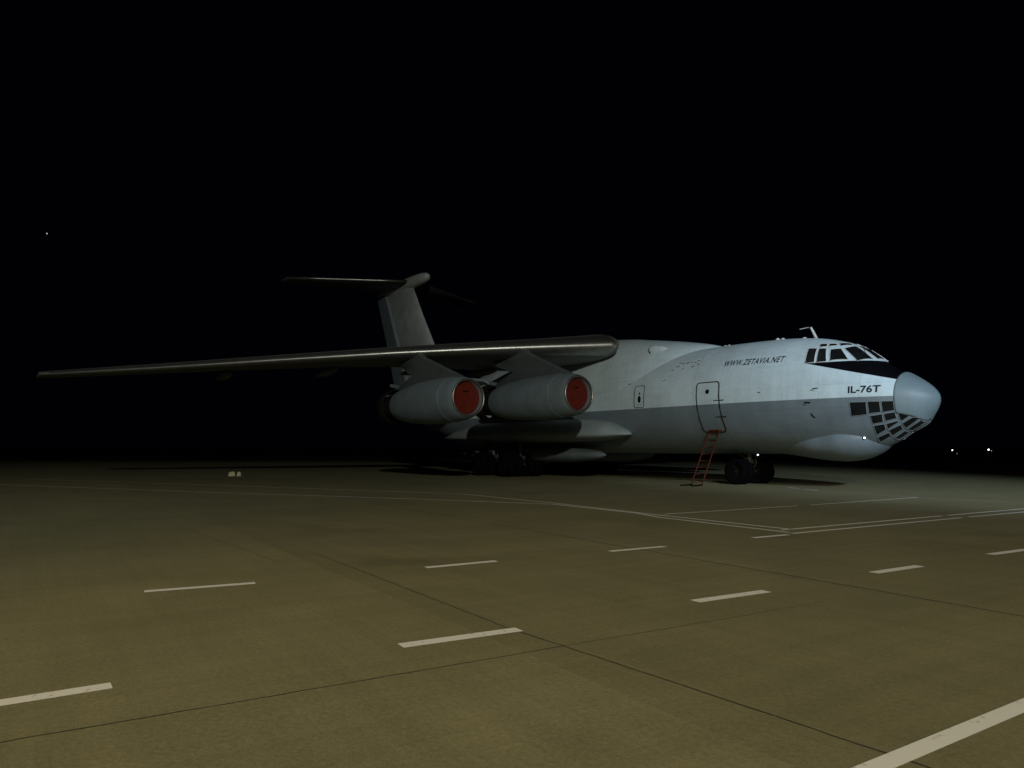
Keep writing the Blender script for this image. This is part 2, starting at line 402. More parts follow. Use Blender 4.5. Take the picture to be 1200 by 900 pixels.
# fuselage skin and radome from one surface
NA = [0.0005, .005, .015, .03, .06, .1, .15, .22, .3, .4, .5, .6, .7, .8, .9, 1.0, 1.1, 1.2, 1.3, 1.34]
NB = [1.37, 1.45, 1.55, 1.7, 1.85, 2.0, 2.15, 2.3, 2.45, 2.6, 2.8, 3.0, 3.25, 3.5, 3.8, 4.1, 4.5, 5, 5.5, 6, 7, 8, 9, 10, 12, 14, 16, 18, 20, 22, 24, 26, 27, 28, 29, 30, 31, 32, 34, 36, 38, 40, 42, 43, 44]
NT_ = 96
st = NA + NB
V = [SP(a, 2 * math.pi * (k + .5) / NT_) for a in st for k in range(NT_)]
Ff, Fr = [], []
for i in range(len(st) - 1):
    for k in range(NT_):
        j = (k + 1) % NT_; f = (i * NT_ + k, i * NT_ + j, (i + 1) * NT_ + j, (i + 1) * NT_ + k)
        zmid = sum(V[q].z for q in f) / 4
        Ff.append(f)
Ff.append(tuple(range(NT_))[::-1]); Ff.append(tuple((len(st) - 1) * NT_ + k for k in range(NT_)))
def sub(vs, fs, off=0):
    ids = sorted({i for f in fs for i in f}); mp = {i: n for n, i in enumerate(ids)}
    return [vs[i] for i in ids], [tuple(mp[i] for i in f) for f in fs]
v_, f_ = sub(V, Ff); body = link('fuselage', v_, f_, M['paint'], plane)
# the radome sits a finger proud of the skin; its lower lip rises away from the keel
lip = pchip([(.30, 2.52), (.45, 2.56), (.64, 2.68), (.99, 2.78), (1.1, 2.80)])
def radome_cut(a):
    return -math.pi / 2 if zb(a) >= lip(a) else ang_z(a, lip(a))
RA = [0.0005, .003, .008, .015, .03, .05, .08, .12, .16, .22, .28, .34, .40, .43, .45, .47, .5, .55, .6, .66, .72, .8, .88, .96, 1.02, 1.06]
RV = []; NRR = 96
for a in RA:
    t0 = radome_cut(a)
    for k in range(NRR + 1):
        t = t0 + (math.pi - 2 * t0) * k / NRR; RV.append(SP(a, t) if a < .01 else SP(a, t, .018 * min(1, a / .6) - .004))
n1 = NRR + 1
v_, f_ = RV, [(i * n1 + k, i * n1 + k + 1, (i + 1) * n1 + k + 1, (i + 1) * n1 + k) for i in range(len(RA) - 1) for k in range(NRR)]
rad = link('radome', v_, f_, M['radome'], plane)
sm = rad.modifiers.new('rim', 'SOLIDIFY'); sm.thickness = 0.016; sm.offset = 0

# chin bulge under the navigator's cabin
def pod(name, a0, a1, prof, m, mirror=None, n=36, parent=None, low=1.0):
    """elongated bulge: prof(u)->(y, z, half width, half height) along a0..a1"""
    secs = []
    N_ = 40
    for i in range(N_ + 1):
        u = 0.5 - 0.5 * math.cos(math.pi * i / N_); a = a0 + (a1 - a0) * u
        y, z, ww, hh = prof(a)
        secs.append([Vector((a, (y + ww * math.cos(t)), z + hh * math.sin(t) * (1 if math.sin(t) > 0 else low))) for t in [2 * math.pi * k / n for k in range(n)]])
    if mirror: secs = [[Vector((p.x, -p.y, p.z)) for p in s_[::-1]] for s_ in secs]
    V, F = loft(secs); return link(name, V, F, m, parent or plane)
cw = pchip([(1.72, .02), (1.8, .3), (1.9, .52), (2.1, .82), (2.4, 1.10), (2.8, 1.30), (3.3, 1.42), (4.2, 1.40), (5.0, 1.16), (5.7, .78), (6.3, .3), (6.6, .02)])
cb = pchip([(1.72, 1.80), (1.9, 1.60), (2.3, 1.32), (2.9, 1.10), (3.5, 1.04), (4.2, 1.07), (5.0, 1.17), (5.8, 1.27), (6.6, 1.34)])
ct = pchip([(1.72, 1.82), (1.9, 2.2), (2.3, 2.5), (3.0, 2.62), (4.0, 2.45), (5.4, 1.95), (6.6, 1.4)])
pod('chin_fairing', 1.72, 6.6, lambda a: (0, (cb(a) + ct(a)) / 2, cw(a), (ct(a) - cb(a)) / 2), M['paint'])

# wing centre hump
hw = pchip([(9.0, .05), (9.6, .8), (10.5, 1.45), (11.5, 1.9), (12.7, 2.2), (14, 2.33), (16, 2.37), (22, 2.37), (25, 2.1), (28, 1.3), (30.5, .1)])
ht = pchip([(9.0, 6.1), (9.6, 6.28), (10.6, 6.5), (12.7, 6.85), (15, 7.17), (17.7, 7.36), (21, 7.2), (25, 6.8), (30.5, 6.1)])
secs = []
for i in range(49):
    a = 9.0 + 21.5 * i / 48; z0 = 4.35; n = 44; s_ = []
    for k in range(n):
        t = 2 * math.pi * k / n; c, s = math.cos(t), math.sin(t)
        e = 2 / 2.35
        yy = hw(a) * math.copysign(abs(c) ** e, c); zz = (ht(a) - z0 if s > 0 else .5) * math.copysign(abs(s) ** e, s)
        s_.append(Vector((a, yy, z0 + zz)))
    secs.append(s_)
V, F = loft(secs); hump = link('wing_fairing', V, F, M['paint'], plane)

# wing -------------------------------------------------------------
def airfoil(tc, n=26, x0=0.0, x1=1.0):
    """closed loop of (x, z) upper then lower, camber included"""
    def th(x): return 5 * tc * (.2969 * math.sqrt(x) - .126 * x - .3516 * x * x + .2843 * x ** 3 - .1036 * x ** 4)
    def cam_(x): return 0.022 * (1 - ((x - .42) / .58) ** 2) if x > .42 else 0.022 * (1 - ((.42 - x) / .42) ** 2)
    up = []; lo = []
    for i in range(n + 1):
        x = x0 + (x1 - x0) * (1 - math.cos(math.pi * .5 * i / n)); up.append((x, cam_(x) - .0 + th(x))); lo.append((x, cam_(x) - th(x)))
    return up, lo
WST = [  # s, LE a, LE z, chord, t/c, incidence deg
    (1.2, 15.6, 6.56, 7.4, .15, 3.0), (1.7, 14.5, 6.56, 8.5, .15, 3.0), (2.15, 13.8, 6.56, 9.1, .15, 3.0), (2.5, 13.42, 6.56, 9.5, .145, 3.0), (4.9, 14.85, 6.44, 8.35, .13, 2.8), (7.1, 16.15, 6.32, 7.35, .125, 2.4),
    (9.4, 17.55, 6.18, 6.45, .12, 2.0), (11.7, 18.9, 6.02, 5.8, .115, 1.6), (16.2, 21.65, 5.64, 4.7, .11, 1.0),
    (20.7, 24.4, 5.24, 3.6, .11, .4), (24.6, 26.75, 4.93, 2.75, .10, 0), (25.25, 27.15, 4.89, 2.35, .085, 0)]
def wst(s):
    for i in range(len(WST) - 1):
        if s <= WST[i + 1][0] or i == len(WST) - 2:
            f = (s - WST[i][0]) / (WST[i + 1][0] - WST[i][0]); return [WST[i][k] * (1 - f) + WST[i + 1][k] * f for k in range(6)]
def wpt(s, x, z, side, grow=0.0):
    _, a, z0, c, tc, inc = wst(s); q = R(inc)
    X = x * c; Z = z * c
    return Vector((a + X * math.cos(q) + Z * math.sin(q), side * s, z0 - X * math.sin(q) + Z * math.cos(q)))
def wing(side):
    secs = []
    for s in [1.2, 1.45, 1.7, 1.95, 2.15, 2.3, 2.4, 2.5, 2.7, 3.5, 4.9, 6, 7.1, 8.2, 9.4, 11.7, 14, 16.2, 18.5, 20.7, 22.8, 24.6, 25.0, 25.25]:
        tc = wst(s)[4]; up, lo = airfoil(tc)
        secs.append([wpt(s, x, z, side) for x, z in up] + [wpt(s, x, z, side) for x, z in lo[::-1][:-1]])
    if side < 0: secs = [s_[::-1] for s_ in secs]
    V, F = loft(secs); w_ = link('wing', V, F, M['dgrey'], plane)
    # polished slats, in lengths with small gaps
    cuts = [2.40, 4.1, 6.8, 9.4, 12.3, 16.2, 20.6, 24.9]
    for c0, c1 in zip(cuts[:-1], cuts[1:]):
        secs = []
        for k in range(9):
            s = c0 + .010 + (c1 - c0 - .020) * k / 8; _, a, z0, c, tc, inc = wst(s); up, lo = airfoil(tc, 12, 0, .085)
            g = .005 / c
            loop = [(x - g * (1 - x / .085), z + g) for x, z in up] + [(x - g * (1 - x / .085), z - g) for x, z in lo[1:]][::-1]
            secs.append([wpt(s, x, z, side) for x, z in loop])
        # order: LE -> up -> (jump) -> low end -> LE
        if side < 0: secs = [s_[::-1] for s_ in secs]
        V, F = loft(secs); link('leading_edge_slat', V, F, M['slat'], w_).data.set_sharp_from_angle(angle=R(50))
    # flap track fairings below the trailing edge
    for s in (5.0, 8.6, 12.8, 17.4):
        _, a, z0, c, tc, inc = wst(s); mb = MB()
        zc_ = wpt(s, .8, -.03, 1).z
        prof = [(0, .01), (.3, .12), (.9, .2), (1.8, .2), (2.6, .12), (3.1, .02)]
        mb.lathe((a + c * .62, side * s, zc_ - .1), (1, 0, -.03), prof, 14)
        mb.build('flap_track_fairing', M['dgrey'], w_, smooth=True)
    return w_
wing(1); wing(-1)

# engines -----------------------------------------------------------
def engine(side, s, a0, z0, pyl):
    y = side * s; mb = MB(); ax = (1, 0, -.012)
    c0 = (a0, y, z0)
    outer = [(.05, .815), (.15, .86), (.4, .92), (1.0, .985), (1.8, 1.02), (2.8, 1.02), (3.8, .985), (4.8, .91), (5.6, .80), (6.0, .72)]
    mb.lathe(c0, ax, outer, 48)
    mb.lathe(c0, ax, [(6.0, .72), (5.9, .6)], 48)
    mb.lathe(c0, ax, [(.06, .74), (.25, .70), (.9, .70), (1.2, .72)], 48)
    e = mb.build('engine', M['grey'], plane, smooth=True)
    # collar panel line forward, as a slightly raised band
    b = MB(); b.lathe(c0, ax, [(.98, .984), (.985, .994), (1.28, 1.006), (1.285, .998)], 48); b.build('cowl_band', M['grey'], e, angle=30)
    for sx in (2.4, 4.1):
        rr_ = 1.021 if sx < 3 else .972
        b = MB(); b.lathe(c0, ax, [(sx, rr_), (sx + .012, rr_ + .004), (sx + .03, rr_)], 48); b.build('cowl_seam', M['dgrey'], e, angle=30)
    lp = MB(); pr = []
    for i in range(15):
        t = math.pi * (0.0 + i / 14); pr.append((.07 - .07 * math.sin(t) , .775 + .042 * math.cos(t)))
    lp.lathe(c0, ax, [(.09, .825)] + pr + [(.09, .73)], 56); lp.build('intake_lip', M['metal'], e, smooth=True)
    cv = MB()
    cv.lathe(c0, ax, [(.30, .0005), (.285, .22), (.27, .45), (.26, .6), (.25, .665), (.27, .695), (.33, .699)], 48)
    cv.build('intake_cover', M['red'], e, smooth=True)
    hd = MB(); h2 = MB(); hd.tube([(a0 + .24, y - .16, z0 + .28), (a0 + .2, y - .08, z0 + .3), (a0 + .2, y + .1, z0 + .3), (a0 + .24, y + .18, z0 + .28)], .02, 8)
    h2.tube([(a0 + .24, y + .1, z0 - .45), (a0 + .2, y + .1, z0 - .5), (a0 + .2, y + .1, z0 - .58), (a0 + .24, y + .1, z0 - .62)], .015, 8)
    hd.build('cover_handle', M['redpaint'], e, smooth=True); h2.build('cover_handle', M['redpaint'], e, smooth=True)
    nz = MB()
    nz.lathe(c0, ax, [(5.9, .64), (6.1, .66), (6.9, .62), (7.5, .56), (7.5, .52), (6.4, .55), (6.2, .05)], 40)
    nz.lathe(c0, ax, [(6.55, .80), (6.6, .84), (7.4, .80), (7.42, .76), (6.6, .79)], 40)     # thrust reverser ring
    nz.build('exhaust_nozzle', M['burnt'], e, smooth=True)
    rv = MB(); rv.box((a0 + 6.5, y, z0 + .88), (1.25, .34, .16), Matrix.Rotation(R(-10), 3, 'Y'), bev=.03)
    rv.build('reverser_fairing', M['grey'], e)
    # pylon: thin slab with a rounded nose, its rear notched to shape in the edge of the wing's shadow
    dz = pyl; n = len(dz); V = []; F = []
    cx = sum(p[0] for p in dz) / n; cz = sum(p[1] for p in dz) / n
    for th_, k in ((-.17, .93), (-.12, .985), (0, 1.0), (.12, .985), (.17, .93)):
        for (pa, pz) in dz: V.append((cx + (pa - cx) * k, y + th_, cz + (pz - cz) * k))
    for q in range(4):
        for k in range(n): F.append((q * n + k, q * n + (k + 1) % n, (q + 1) * n + (k + 1) % n, (q + 1) * n + k))
    V += [(cx, y - .18, cz), (cx, y + .18, cz)]
    for k in range(n): F.append((5 * n, (k + 1) % n, k)); F.append((5 * n + 1, 4 * n + k, 4 * n + (k + 1) % n))
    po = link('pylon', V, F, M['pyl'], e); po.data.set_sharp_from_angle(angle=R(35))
    if abs(s) > 8:
        V = [(a0 + 1.5, y, z0 + 1.0), (a0 - .25, y - side * .55, z0 + .80), (a0 - .25, y - side * .85, z0 + .68), (a0 + 1.5, y - side * .7, z0 + .6)]
        V += [(p[0], p[1] , p[2] - .10) for p in V]
        link('strake', V, [(0, 1, 2, 3), (7, 6, 5, 4), (0, 4, 5, 1), (1, 5, 6, 2), (2, 6, 7, 3), (3, 7, 4, 0)], M['grey'], e, smooth=False)
    return e
def pyl(a0, z0, s):
    le = wpt(s, 0.0, 0, 1); q = wpt(s, .12, -.04, 1); r_ = wpt(s, .36, -.045, 1)
    return [(a0 + .35, z0 + .88), (a0 + .7, z0 + 1.03), (le.x - .25, le.z - .30), (le.x + .02, le.z - .10), (le.x + .4, le.z + .0), (q.x, q.z + .15), (r_.x, r_.z + .2), (r_.x - .3, r_.z - .25),
            (a0 + 5.2, z0 + 1.40), (a0 + 4.7, z0 + 1.32), (a0 + 6.3, z0 + .78), (a0 + 6.2, z0 + .5), (a0 + 1.0, z0 + .5)]
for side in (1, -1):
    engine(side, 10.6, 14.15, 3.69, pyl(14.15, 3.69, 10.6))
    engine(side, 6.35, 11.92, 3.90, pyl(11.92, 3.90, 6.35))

# tail --------------------------------------------------------------
FINS = [(5.6, 32.6, 41.6, .11), (7.0, 33.75, 42.2, .11), (9.3, 35.6, 43.15, .105), (12.0, 37.55, 44.4, .10), (14.35, 39.1, 45.5, .10)]
def thick(x, tc): return 5 * tc * (.2969 * math.sqrt(x) - .126 * x - .3516 * x * x + .2843 * x ** 3 - .1036 * x ** 4)
def vfoil(z, a0, a1, tc, x0=0, x1=1, grow=0):
    c = a1 - a0; n = 20; L = []
    xs = [x0 + (x1 - x0) * (1 - math.cos(math.pi * .5 * i / n)) for i in range(n + 1)] if x0 == 0 else [x0 + (x1 - x0) * i / n for i in range(n + 1)]
    for x in xs: L.append(Vector((a0 + c * x, c * thick(x, tc) + grow, z)))
    for x in xs[::-1]: L.append(Vector((a0 + c * x, -c * thick(x, tc) - grow, z)))
    return L
V, F = loft([vfoil(z, a, a + (b - a) * .74, t_ / .74 * .9) for z, a, b, t_ in FINS]); fin = link('tail_fin', V, F, M['fin'], plane)
V, F = loft([vfoil(z, a, b, t_ * .98, .715, 1) for z, a, b, t_ in FINS]); link('rudder', V, F, M['grey'], fin, smooth=False)
# bullet on top of the fin
bp_ = pchip([(36.55, .02), (36.62, .16), (36.9, .33), (37.6, .45), (39, .50), (41, .46), (43.5, .3), (46.1, .05)])
secs = []
for i in range(50):
    u = 0.5 - 0.5 * math.cos(math.pi * i / 49); a = 36.55 + (46.1 - 36.55) * u; r = bp_(a); z = 14.72 - (a - 36.6) * .012
    secs.append([Vector((a, r * math.cos(2 * math.pi * k / 28), z + r * .95 * math.sin(2 * math.pi * k / 28))) for k in range(28)])
V, F = loft(secs); link('fin_top_bullet', V, F, M['bullet'], plane)
for side in (1, -1):
    secs = []; esecs = []
    for s, a, z, c in ((.2, 39.0, 14.72, 5.0), (4.5, 41.05, 14.68, 3.7), (8.4, 42.9, 14.64, 2.5), (8.7, 43.15, 14.64, 2.1)):
        up = [(x, thick(x, .11)) for x in [(1 - math.cos(math.pi * .5 * i / 18)) * .72 for i in range(19)]]
        L = [Vector((a + c * x, side * s, z + c * t_)) for x, t_ in up] + [Vector((a + c * x, side * s, z - c * t_)) for x, t_ in up[::-1]]
        secs.append(L if side > 0 else L[::-1])
        up = [(x, thick(x, .108)) for x in [.73 + .27 * i / 8 for i in range(9)]]
        L = [Vector((a + c * x, side * s, z + c * t_)) for x, t_ in up] + [Vector((a + c * x, side * s, z - c * t_)) for x, t_ in up[::-1]]
        esecs.append(L if side > 0 else L[::-1])
    V, F = loft(secs); hs = link('tailplane', V, F, M['tailp'], plane)
    V, F = loft(esecs); link('elevator', V, F, M['tailp'], hs, smooth=False)
    le_ = MB(); P_ = [(39.0 + (a_ - 39.0) * 1.0 + .05, side * s_, z_) for s_, a_, z_ in ((.45, 39.11, 14.717), (2.4, 40.05, 14.70), (4.5, 41.05, 14.68), (6.4, 41.95, 14.66), (8.45, 42.93, 14.64))]
    le_.tube(P_, [.10, .09, .075, .06, .045], 14); le_.build('leading_edge', M['slat'], hs, smooth=True)

# gear fairings -----------------------------------------------------
sw = pchip([(12.9, .02), (13.1, .26), (13.6, .58), (14.5, .95), (16, 1.12), (19, 1.2), (25, 1.15), (28, .7), (30, .05)])
sh = pchip([(12.9, .02), (13.1, .17), (13.6, .38), (14.5, .68), (16, .82), (19, .88), (25, .85), (28, .5), (30, .05)])
kw = pchip([(15.2, .02), (15.6, .28), (16.5, .55), (18, .75), (22, .82), (26, .7), (28.6, .05)])
kh = pchip([(15.2, .02), (15.6, .18), (16.5, .30), (18, .40), (22, .42), (26, .36), (28.6, .05)])
for side in (1, -1):
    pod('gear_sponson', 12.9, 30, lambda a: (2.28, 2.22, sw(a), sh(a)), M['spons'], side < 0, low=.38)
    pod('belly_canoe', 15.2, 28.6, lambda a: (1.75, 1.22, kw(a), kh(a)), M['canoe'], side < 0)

# undercarriage -----------------------------------------------------
def wheel_mesh(r, w):
    mb = MB()
    tp = [(-w * .32, r * .55), (-w * .42, r * .62), (-w * .5, r * .78), (-w * .45, r * .93), (-w * .3, r * .99), (-w * .15, r), (w * .15, r), (w * .3, r * .99), (w * .45, r * .93), (w * .5, r * .78), (w * .42, r * .62), (w * .32, r * .55)]
    mb.lathe((0, 0, 0), (0, 1, 0), tp, 40, 0)
    hp = [(-w * .30, .02), (-w * .34, r * .16), (-w * .22, r * .2), (-w * .2, r * .42), (-w * .33, r * .56), (w * .33, r * .56), (w * .2, r * .42), (w * .22, r * .2), (w * .34, r * .16), (w * .30, .02)]
    mb.lathe((0, 0, 0), (0, 1, 0), hp, 32, 1)
    return mb
def gear(name, a, y, r, w, offs, top, lean=0.0):
    mb = MB()
    mb.tube([(a - lean, y, top), (a, y, r + .25), (a, y, r)], [.13, .12, .11], 16)
    mb.tube([(a, y + min(offs) - .1, r), (a, y + max(offs) + .1, r)], .075, 12)
    mb.tube([(a + .9, y, top), (a + .05, y, r + .45)], .05, 8)
    mb.tube([(a - .22, y - .1, r + .75), (a - .28, y - .1, r + .35), (a - .1, y - .1, r + .1)], .03, 8)
    mb.box((a, y, r + .42), (.3, .34, .22), bev=.03)
    g_ = mb.build(name, M['strut'], plane, angle=40)
    first = None
    for o_ in offs:
        if first is None: wb = wheel_mesh(r, w).build('wheel', [M['rubber'], M['hub']], g_, smooth=True); first = wb
        else: wb = first.copy(); COL.objects.link(wb); wb.parent = g_
        wb.location = (a, y + o_, r)
    return g_
ng = gear('nose_gear', 8.0, 0, .55, .33, (.92, .52, -.52, -.92), 1.6)
for side in (1, -1):
    for a in (20.9, 23.5):
        mg = gear('main_gear', a, side * 2.9, .65, .46, (-.98, -.42, .42, .98), 1.9)

# windows -------------------------------------------------------------
def patch(name, corners, m, off=0.012, parent=None, n=8, both=True, rnd=0.0):
    """quad given as (a, angle deg) corners: TL, TR, BR, BL, laid on the skin"""
    outs = []
    ca = sum(c[0] for c in corners) / 4; cq = sum(c[1] for c in corners) / 4
    corners = [(ca + (c[0] - ca) * 1.09, cq + (c[1] - cq) * 1.09) for c in corners]
    for mir in ((False, True) if both else (False,)):
        V = []; F = []
        for lay in (off, -0.02):
            for i in range(n + 1):
                for k in range(n + 1):
                    u, v = k / n, i / n
                    top = [corners[0][q] * (1 - u) + corners[1][q] * u for q in (0, 1)]
                    bot = [corners[3][q] * (1 - u) + corners[2][q] * u for q in (0, 1)]
                    a = top[0] * (1 - v) + bot[0] * v; t = R(top[1] * (1 - v) + bot[1] * v)
                    p = SP(a, t, lay)
                    if mir: p.y = -p.y
                    V.append(p)
        q = (n + 1) ** 2
        for i in range(n):
            for k in range(n):
                a_ = i * (n + 1) + k; F.append((a_, a_ + 1, a_ + n + 2, a_ + n + 1))
        edge = [k for k in range(n + 1)] + [i * (n + 1) + n for i in range(1, n + 1)] + [n * (n + 1) + k for k in range(n - 1, -1, -1)] + [i * (n + 1) for i in range(n - 1, 0, -1)]
        for i in range(len(edge)):
            e0, e1 = edge[i], edge[(i + 1) % len(edge)]; F.append((e0, e1, e1 + q, e0 + q))
        wo = link(name, V, F, m, parent or plane, smooth=False); outs.append(wo)
        fm_ = MB(); L = [V[e] for e in edge]; L.append(L[0]); fm_.tube(L, .010, 6, caps=False); fm_.build('window_frame', M['bar'] if name == 'nose_window' else M['white'], wo, smooth=True)
    return outs
CW = {
 'c': [[(4.16, 50.8), (3.87, 51.9), (3.75, 33.5), (4.06, 31.8)], [(3.78, 52.4), (3.54, 54.0), (3.33, 36.1), (3.65, 33.8)]],
 'g': [[(3.34, 53.8), (3.06, 58.9), (2.65, 44.9), (3.19, 37.9)], [(2.93, 62.0), (2.76, 77.5), (2.07, 69.5), (2.36, 49.5)],
       [(3.88, 61.7), (3.68, 64.7), (3.58, 59.1), (3.8, 55.6)], [(3.58, 65.9), (3.4, 68.4), (3.25, 65.1), (3.5, 59.9)],
       [(3.3, 72.1), (3.01, 84.5), (2.92, 76.0), (3.13, 65.9)]]}
for c in CW['c']: patch('cockpit_window', c, M['curtain'])
for c in CW['g']: patch('cockpit_window', c, M['glass'])
patch('cockpit_window', [(2.74, 82.5), (2.74, 97.5), (2.02, 101), (2.02, 79)], M['glass'], both=False)
for s_ in (1, -1):
    wp = MB(); p0, p1 = SP(2.3, R(90 - s_ * 20), .03), SP(2.6, R(90 - s_ * 6), .03); wp.tube([p0, p1], .012, 6); wp.build('wiper', M['line'], plane)
NW = [[(2.39, -9.5), (1.9, -8.5), (1.92, -21.8), (2.39, -22.9)], [(1.82, -8.0), (1.49, -7.6), (1.49, -20.8), (1.82, -21.0)],
      [(1.41, -7.6), (1.09, -7.6), (1.1, -21.7), (1.41, -21.4)], [(1.81, -24.8), (1.47, -24.5), (1.5, -35.0), (1.8, -34.9)],
      [(1.4, -24.6), (1.1, -25.3), (1.1, -36.0), (1.4, -35.0)], [(1.8, -38.0), (1.49, -39.2), (1.52, -48.3), (1.81, -51.6)],
      [(1.41, -39.8), (1.11, -41.0), (1.09, -44.5), (1.43, -48.5)], [(1.0, -28.3), (.72, -37.5), (.95, -43.5), (1.0, -42.6)],
      [(.66, -43.5), (.50, -52), (.97, -63.4), (.99, -50.2)], [(1.42, -51.6), (1.07, -51.5), (1.1, -62.4), (1.43, -64.0)],
      [(1.84, -56.9), (1.48, -55.3), (1.5, -63.2), (1.86, -66.5)],
      [(.52, -60), (.48, -76), (.92, -82), (.97, -70)], [(1.07, -70), (1.05, -84), (1.4, -84), (1.42, -72)]]
for c in NW: patch('nose_window', c, M['glass'])
# the first two lower-nose panes under the radome lip lie on the fuselage, glazing bars are skin between them

# doors and markings on the skin ---------------------------------------
def skin_line(mb, pts, r, off=0.006, n=6, side=1):
    """thin bead along (a, z) points on the starboard skin"""
    P = []
    for i in range(len(pts) - 1):
        for k in range(n):
            f = k / n; a = pts[i][0] * (1 - f) + pts[i + 1][0] * f; z = pts[i][1] * (1 - f) + pts[i + 1][1] * f
            P.append((a, z))
    P.append(pts[-1]); Q = []
    for a, z in P:
        p = SP(a, ang_z(a, z), off); p.y *= side; Q.append(p)
    mb.tube(Q, r, 6)
def rrect(a0, a1, z0, z1, r):
    L = []
    for cx, cz, q0 in ((a1 - r, z1 - r, 0), (a0 + r, z1 - r, 90), (a0 + r, z0 + r, 180), (a1 - r, z0 + r, 270)):
        for k in range(5): q = R(q0 + 22.5 * k); L.append((cx + r * math.cos(q), cz + r * math.sin(q)))
    return L + [L[0]]
def skin_disc(name, a, z, ra, rz_, m, parent, off=.012, side=1):
    V = [SP(a, ang_z(a, z), off)]; n = 20
    for k in range(n):
        aa, zz = a + ra * math.cos(2 * math.pi * k / n), z + rz_ * math.sin(2 * math.pi * k / n)
        V.append(SP(aa, ang_z(aa, zz), off))
    for v in V: v.y *= side
    F = [(0, 1 + k, 1 + (k + 1) % n) for k in range(n)]
    return link(name, V, F, m, parent)
def skin_panel(name, a0, a1, z0, z1, m, off, side=1, parent=None, n=10):
    V = []; F = []
    for i in range(n + 1):
        for k in range(5):
            a = a0 + (a1 - a0) * k / 4; z = z0 + (z1 - z0) * i / n; p = SP(a, ang_z(a, z), off); p.y *= side; V.append(p)
    for i in range(n):
        for k in range(4): q = i * 5 + k; F.append((q, q + 1, q + 6, q + 5))
    return link(name, V, F, m, parent or plane)
for side in (1, -1):
    d = skin_panel('entry_door', 7.70, 8.80, 2.30, 4.30, M['paint'], .005, side)
    mb = MB(); skin_line(mb, rrect(7.66, 8.84, 2.24, 4.34, .14), .022, .008, 4, side); mb.build('door_outline', M['line'], d, smooth=True)
    skin_disc('porthole', 8.25, 3.94, .10, .10, M['glass'], d, .014, side)
    for z in (3.55, 2.87):
        mb = MB(); skin_line(mb, [(7.42, z), (7.92, z)], .015, .018, 4, side); mb.build('door_hinge', M['line'], d, smooth=True)
    d = skin_panel('emergency_door', 11.98, 12.52, 3.50, 4.42, M['paint'], .005, side)
    mb = MB(); skin_line(mb, rrect(11.94, 12.56, 3.45, 4.46, .09), .014, .008, 4, side)
    mb.build('door_outline', M['line'], d, smooth=True)
    mb = MB(); skin_line(mb, [(12.1, 3.58), (12.4, 3.58)], .008, .010, 2, side); mb.build('door_handle', M['line'], d, smooth=True)
    skin_disc('porthole', 12.22, 3.83, .10, .17, M['glass'], d, .014, side)
    skin_disc('porthole', 12.22, 4.10, .05, .05, M['glass'], d, .014, side)

# lettering -------------------------------------------------------------
def lettering(name, txt, a_start, a_end, z_start, z_end, hgt, m, shear=0.0, bold=0.0, side=1, spacing=1.0):
    cu = bpy.data.curves.new('text', 'FONT'); cu.body = txt; cu.size = 1; cu.shear = shear; cu.offset = bold; cu.resolution_u = 4; cu.space_character = spacing
    t = bpy.data.objects.new('text', cu); COL.objects.link(t)
    dg = bpy.context.evaluated_depsgraph_get(); me = bpy.data.meshes.new_from_object(t.evaluated_get(dg))
    bpy.data.objects.remove(t)
    import bmesh
    bm = bmesh.new(); bm.from_mesh(me)
    bmesh.ops.triangulate(bm, faces=bm.faces[:])
    for _ in range(2): bmesh.ops.subdivide_edges(bm, edges=[e for e in bm.edges if e.calc_length() > .08], cuts=1)
    xs = [v.co.x for v in bm.verts]; ys = [v.co.y for v in bm.verts]; x0, x1 = min(xs), max(xs); y1 = max(ys)
    for v in bm.verts:
        u = (v.co.x - x0) / (x1 - x0); a = a_start + (a_end - a_start) * u
        z = z_start + (z_end - z_start) * u + hgt * v.co.y / y1
        p = SP(a, ang_z(a, z), .012); p.y *= side; v.co = p
    bmesh.ops.triangulate(bm, faces=bm.faces[:])
    me2 = bpy.data.meshes.new(name); bm.to_mesh(me2); bm.free(); me2.materials.append(m)
    o = bpy.data.objects.new(name, me2); COL.objects.link(o); o.parent = plane; return o
lettering('web_address_lettering', 'WWW.ZETAVIA.NET', 7.62, 4.92, 4.98, 4.94, .235, M['navy'], .25, .014, spacing=1.14)
lettering('type_lettering', 'IL-76T', 2.43, 1.44, 3.56, 3.56, .25, M['navy'], 0, .022)
random.seed(11)
for a, z, l in ((10.55, 5.07, .12), (10.35, 5.22, .16), (10.3, 5.4, .1), (10.1, 5.33, .14), (9.95, 5.1, .1), (9.85, 5.36, .14), (9.6, 5.36, .1), (9.45, 5.13, .14), (9.35, 5.33, .08), (9.25, 5.4, .09), (9.15, 5.22, .08), (9.1, 5.52, .07), (13.1, 5.12 - .25, .1), (10.9, 4.62, .2)):
    n_ = 3; fr = MB()
    pts = [(a - l * k / n_, z + random.uniform(-.02, .02)) for k in range(n_ + 1)]
    skin_line(fr, pts, random.uniform(.012, .024), .004, 2); fr.build('faded_lettering_remnant', M['brown'], plane)
for pts, r in [([(a + l / 2, z), (a - l / 2, z)], .014) for a, z, l in ((3.55, 3.79, .12), (5.8, 3.76, .1), (13.0, 4.6, .15))] + [([(3.98, 3.29), (3.78, 3.27)], .03), ([(3.80, 2.86), (3.76, 2.76), (3.68, 2.70)], .022)]:
    mk = MB(); skin_line(mk, pts, r, .008, 2); mk.build('vent_marking', M['line'], plane)
# pitot tubes
for side in (1, -1):
    for a, z in ((3.6, 3.79), (3.9, 3.27)):
        mb = MB(); p = SP(a, ang_z(a, z), 0); p.y *= side; o_ = Vector((0, side * .12, 0)); mb.tube([p, p + o_, p + o_ + Vector((-.22, 0, 0))], .012, 8); mb.build('pitot_tube', M['strut'], plane)
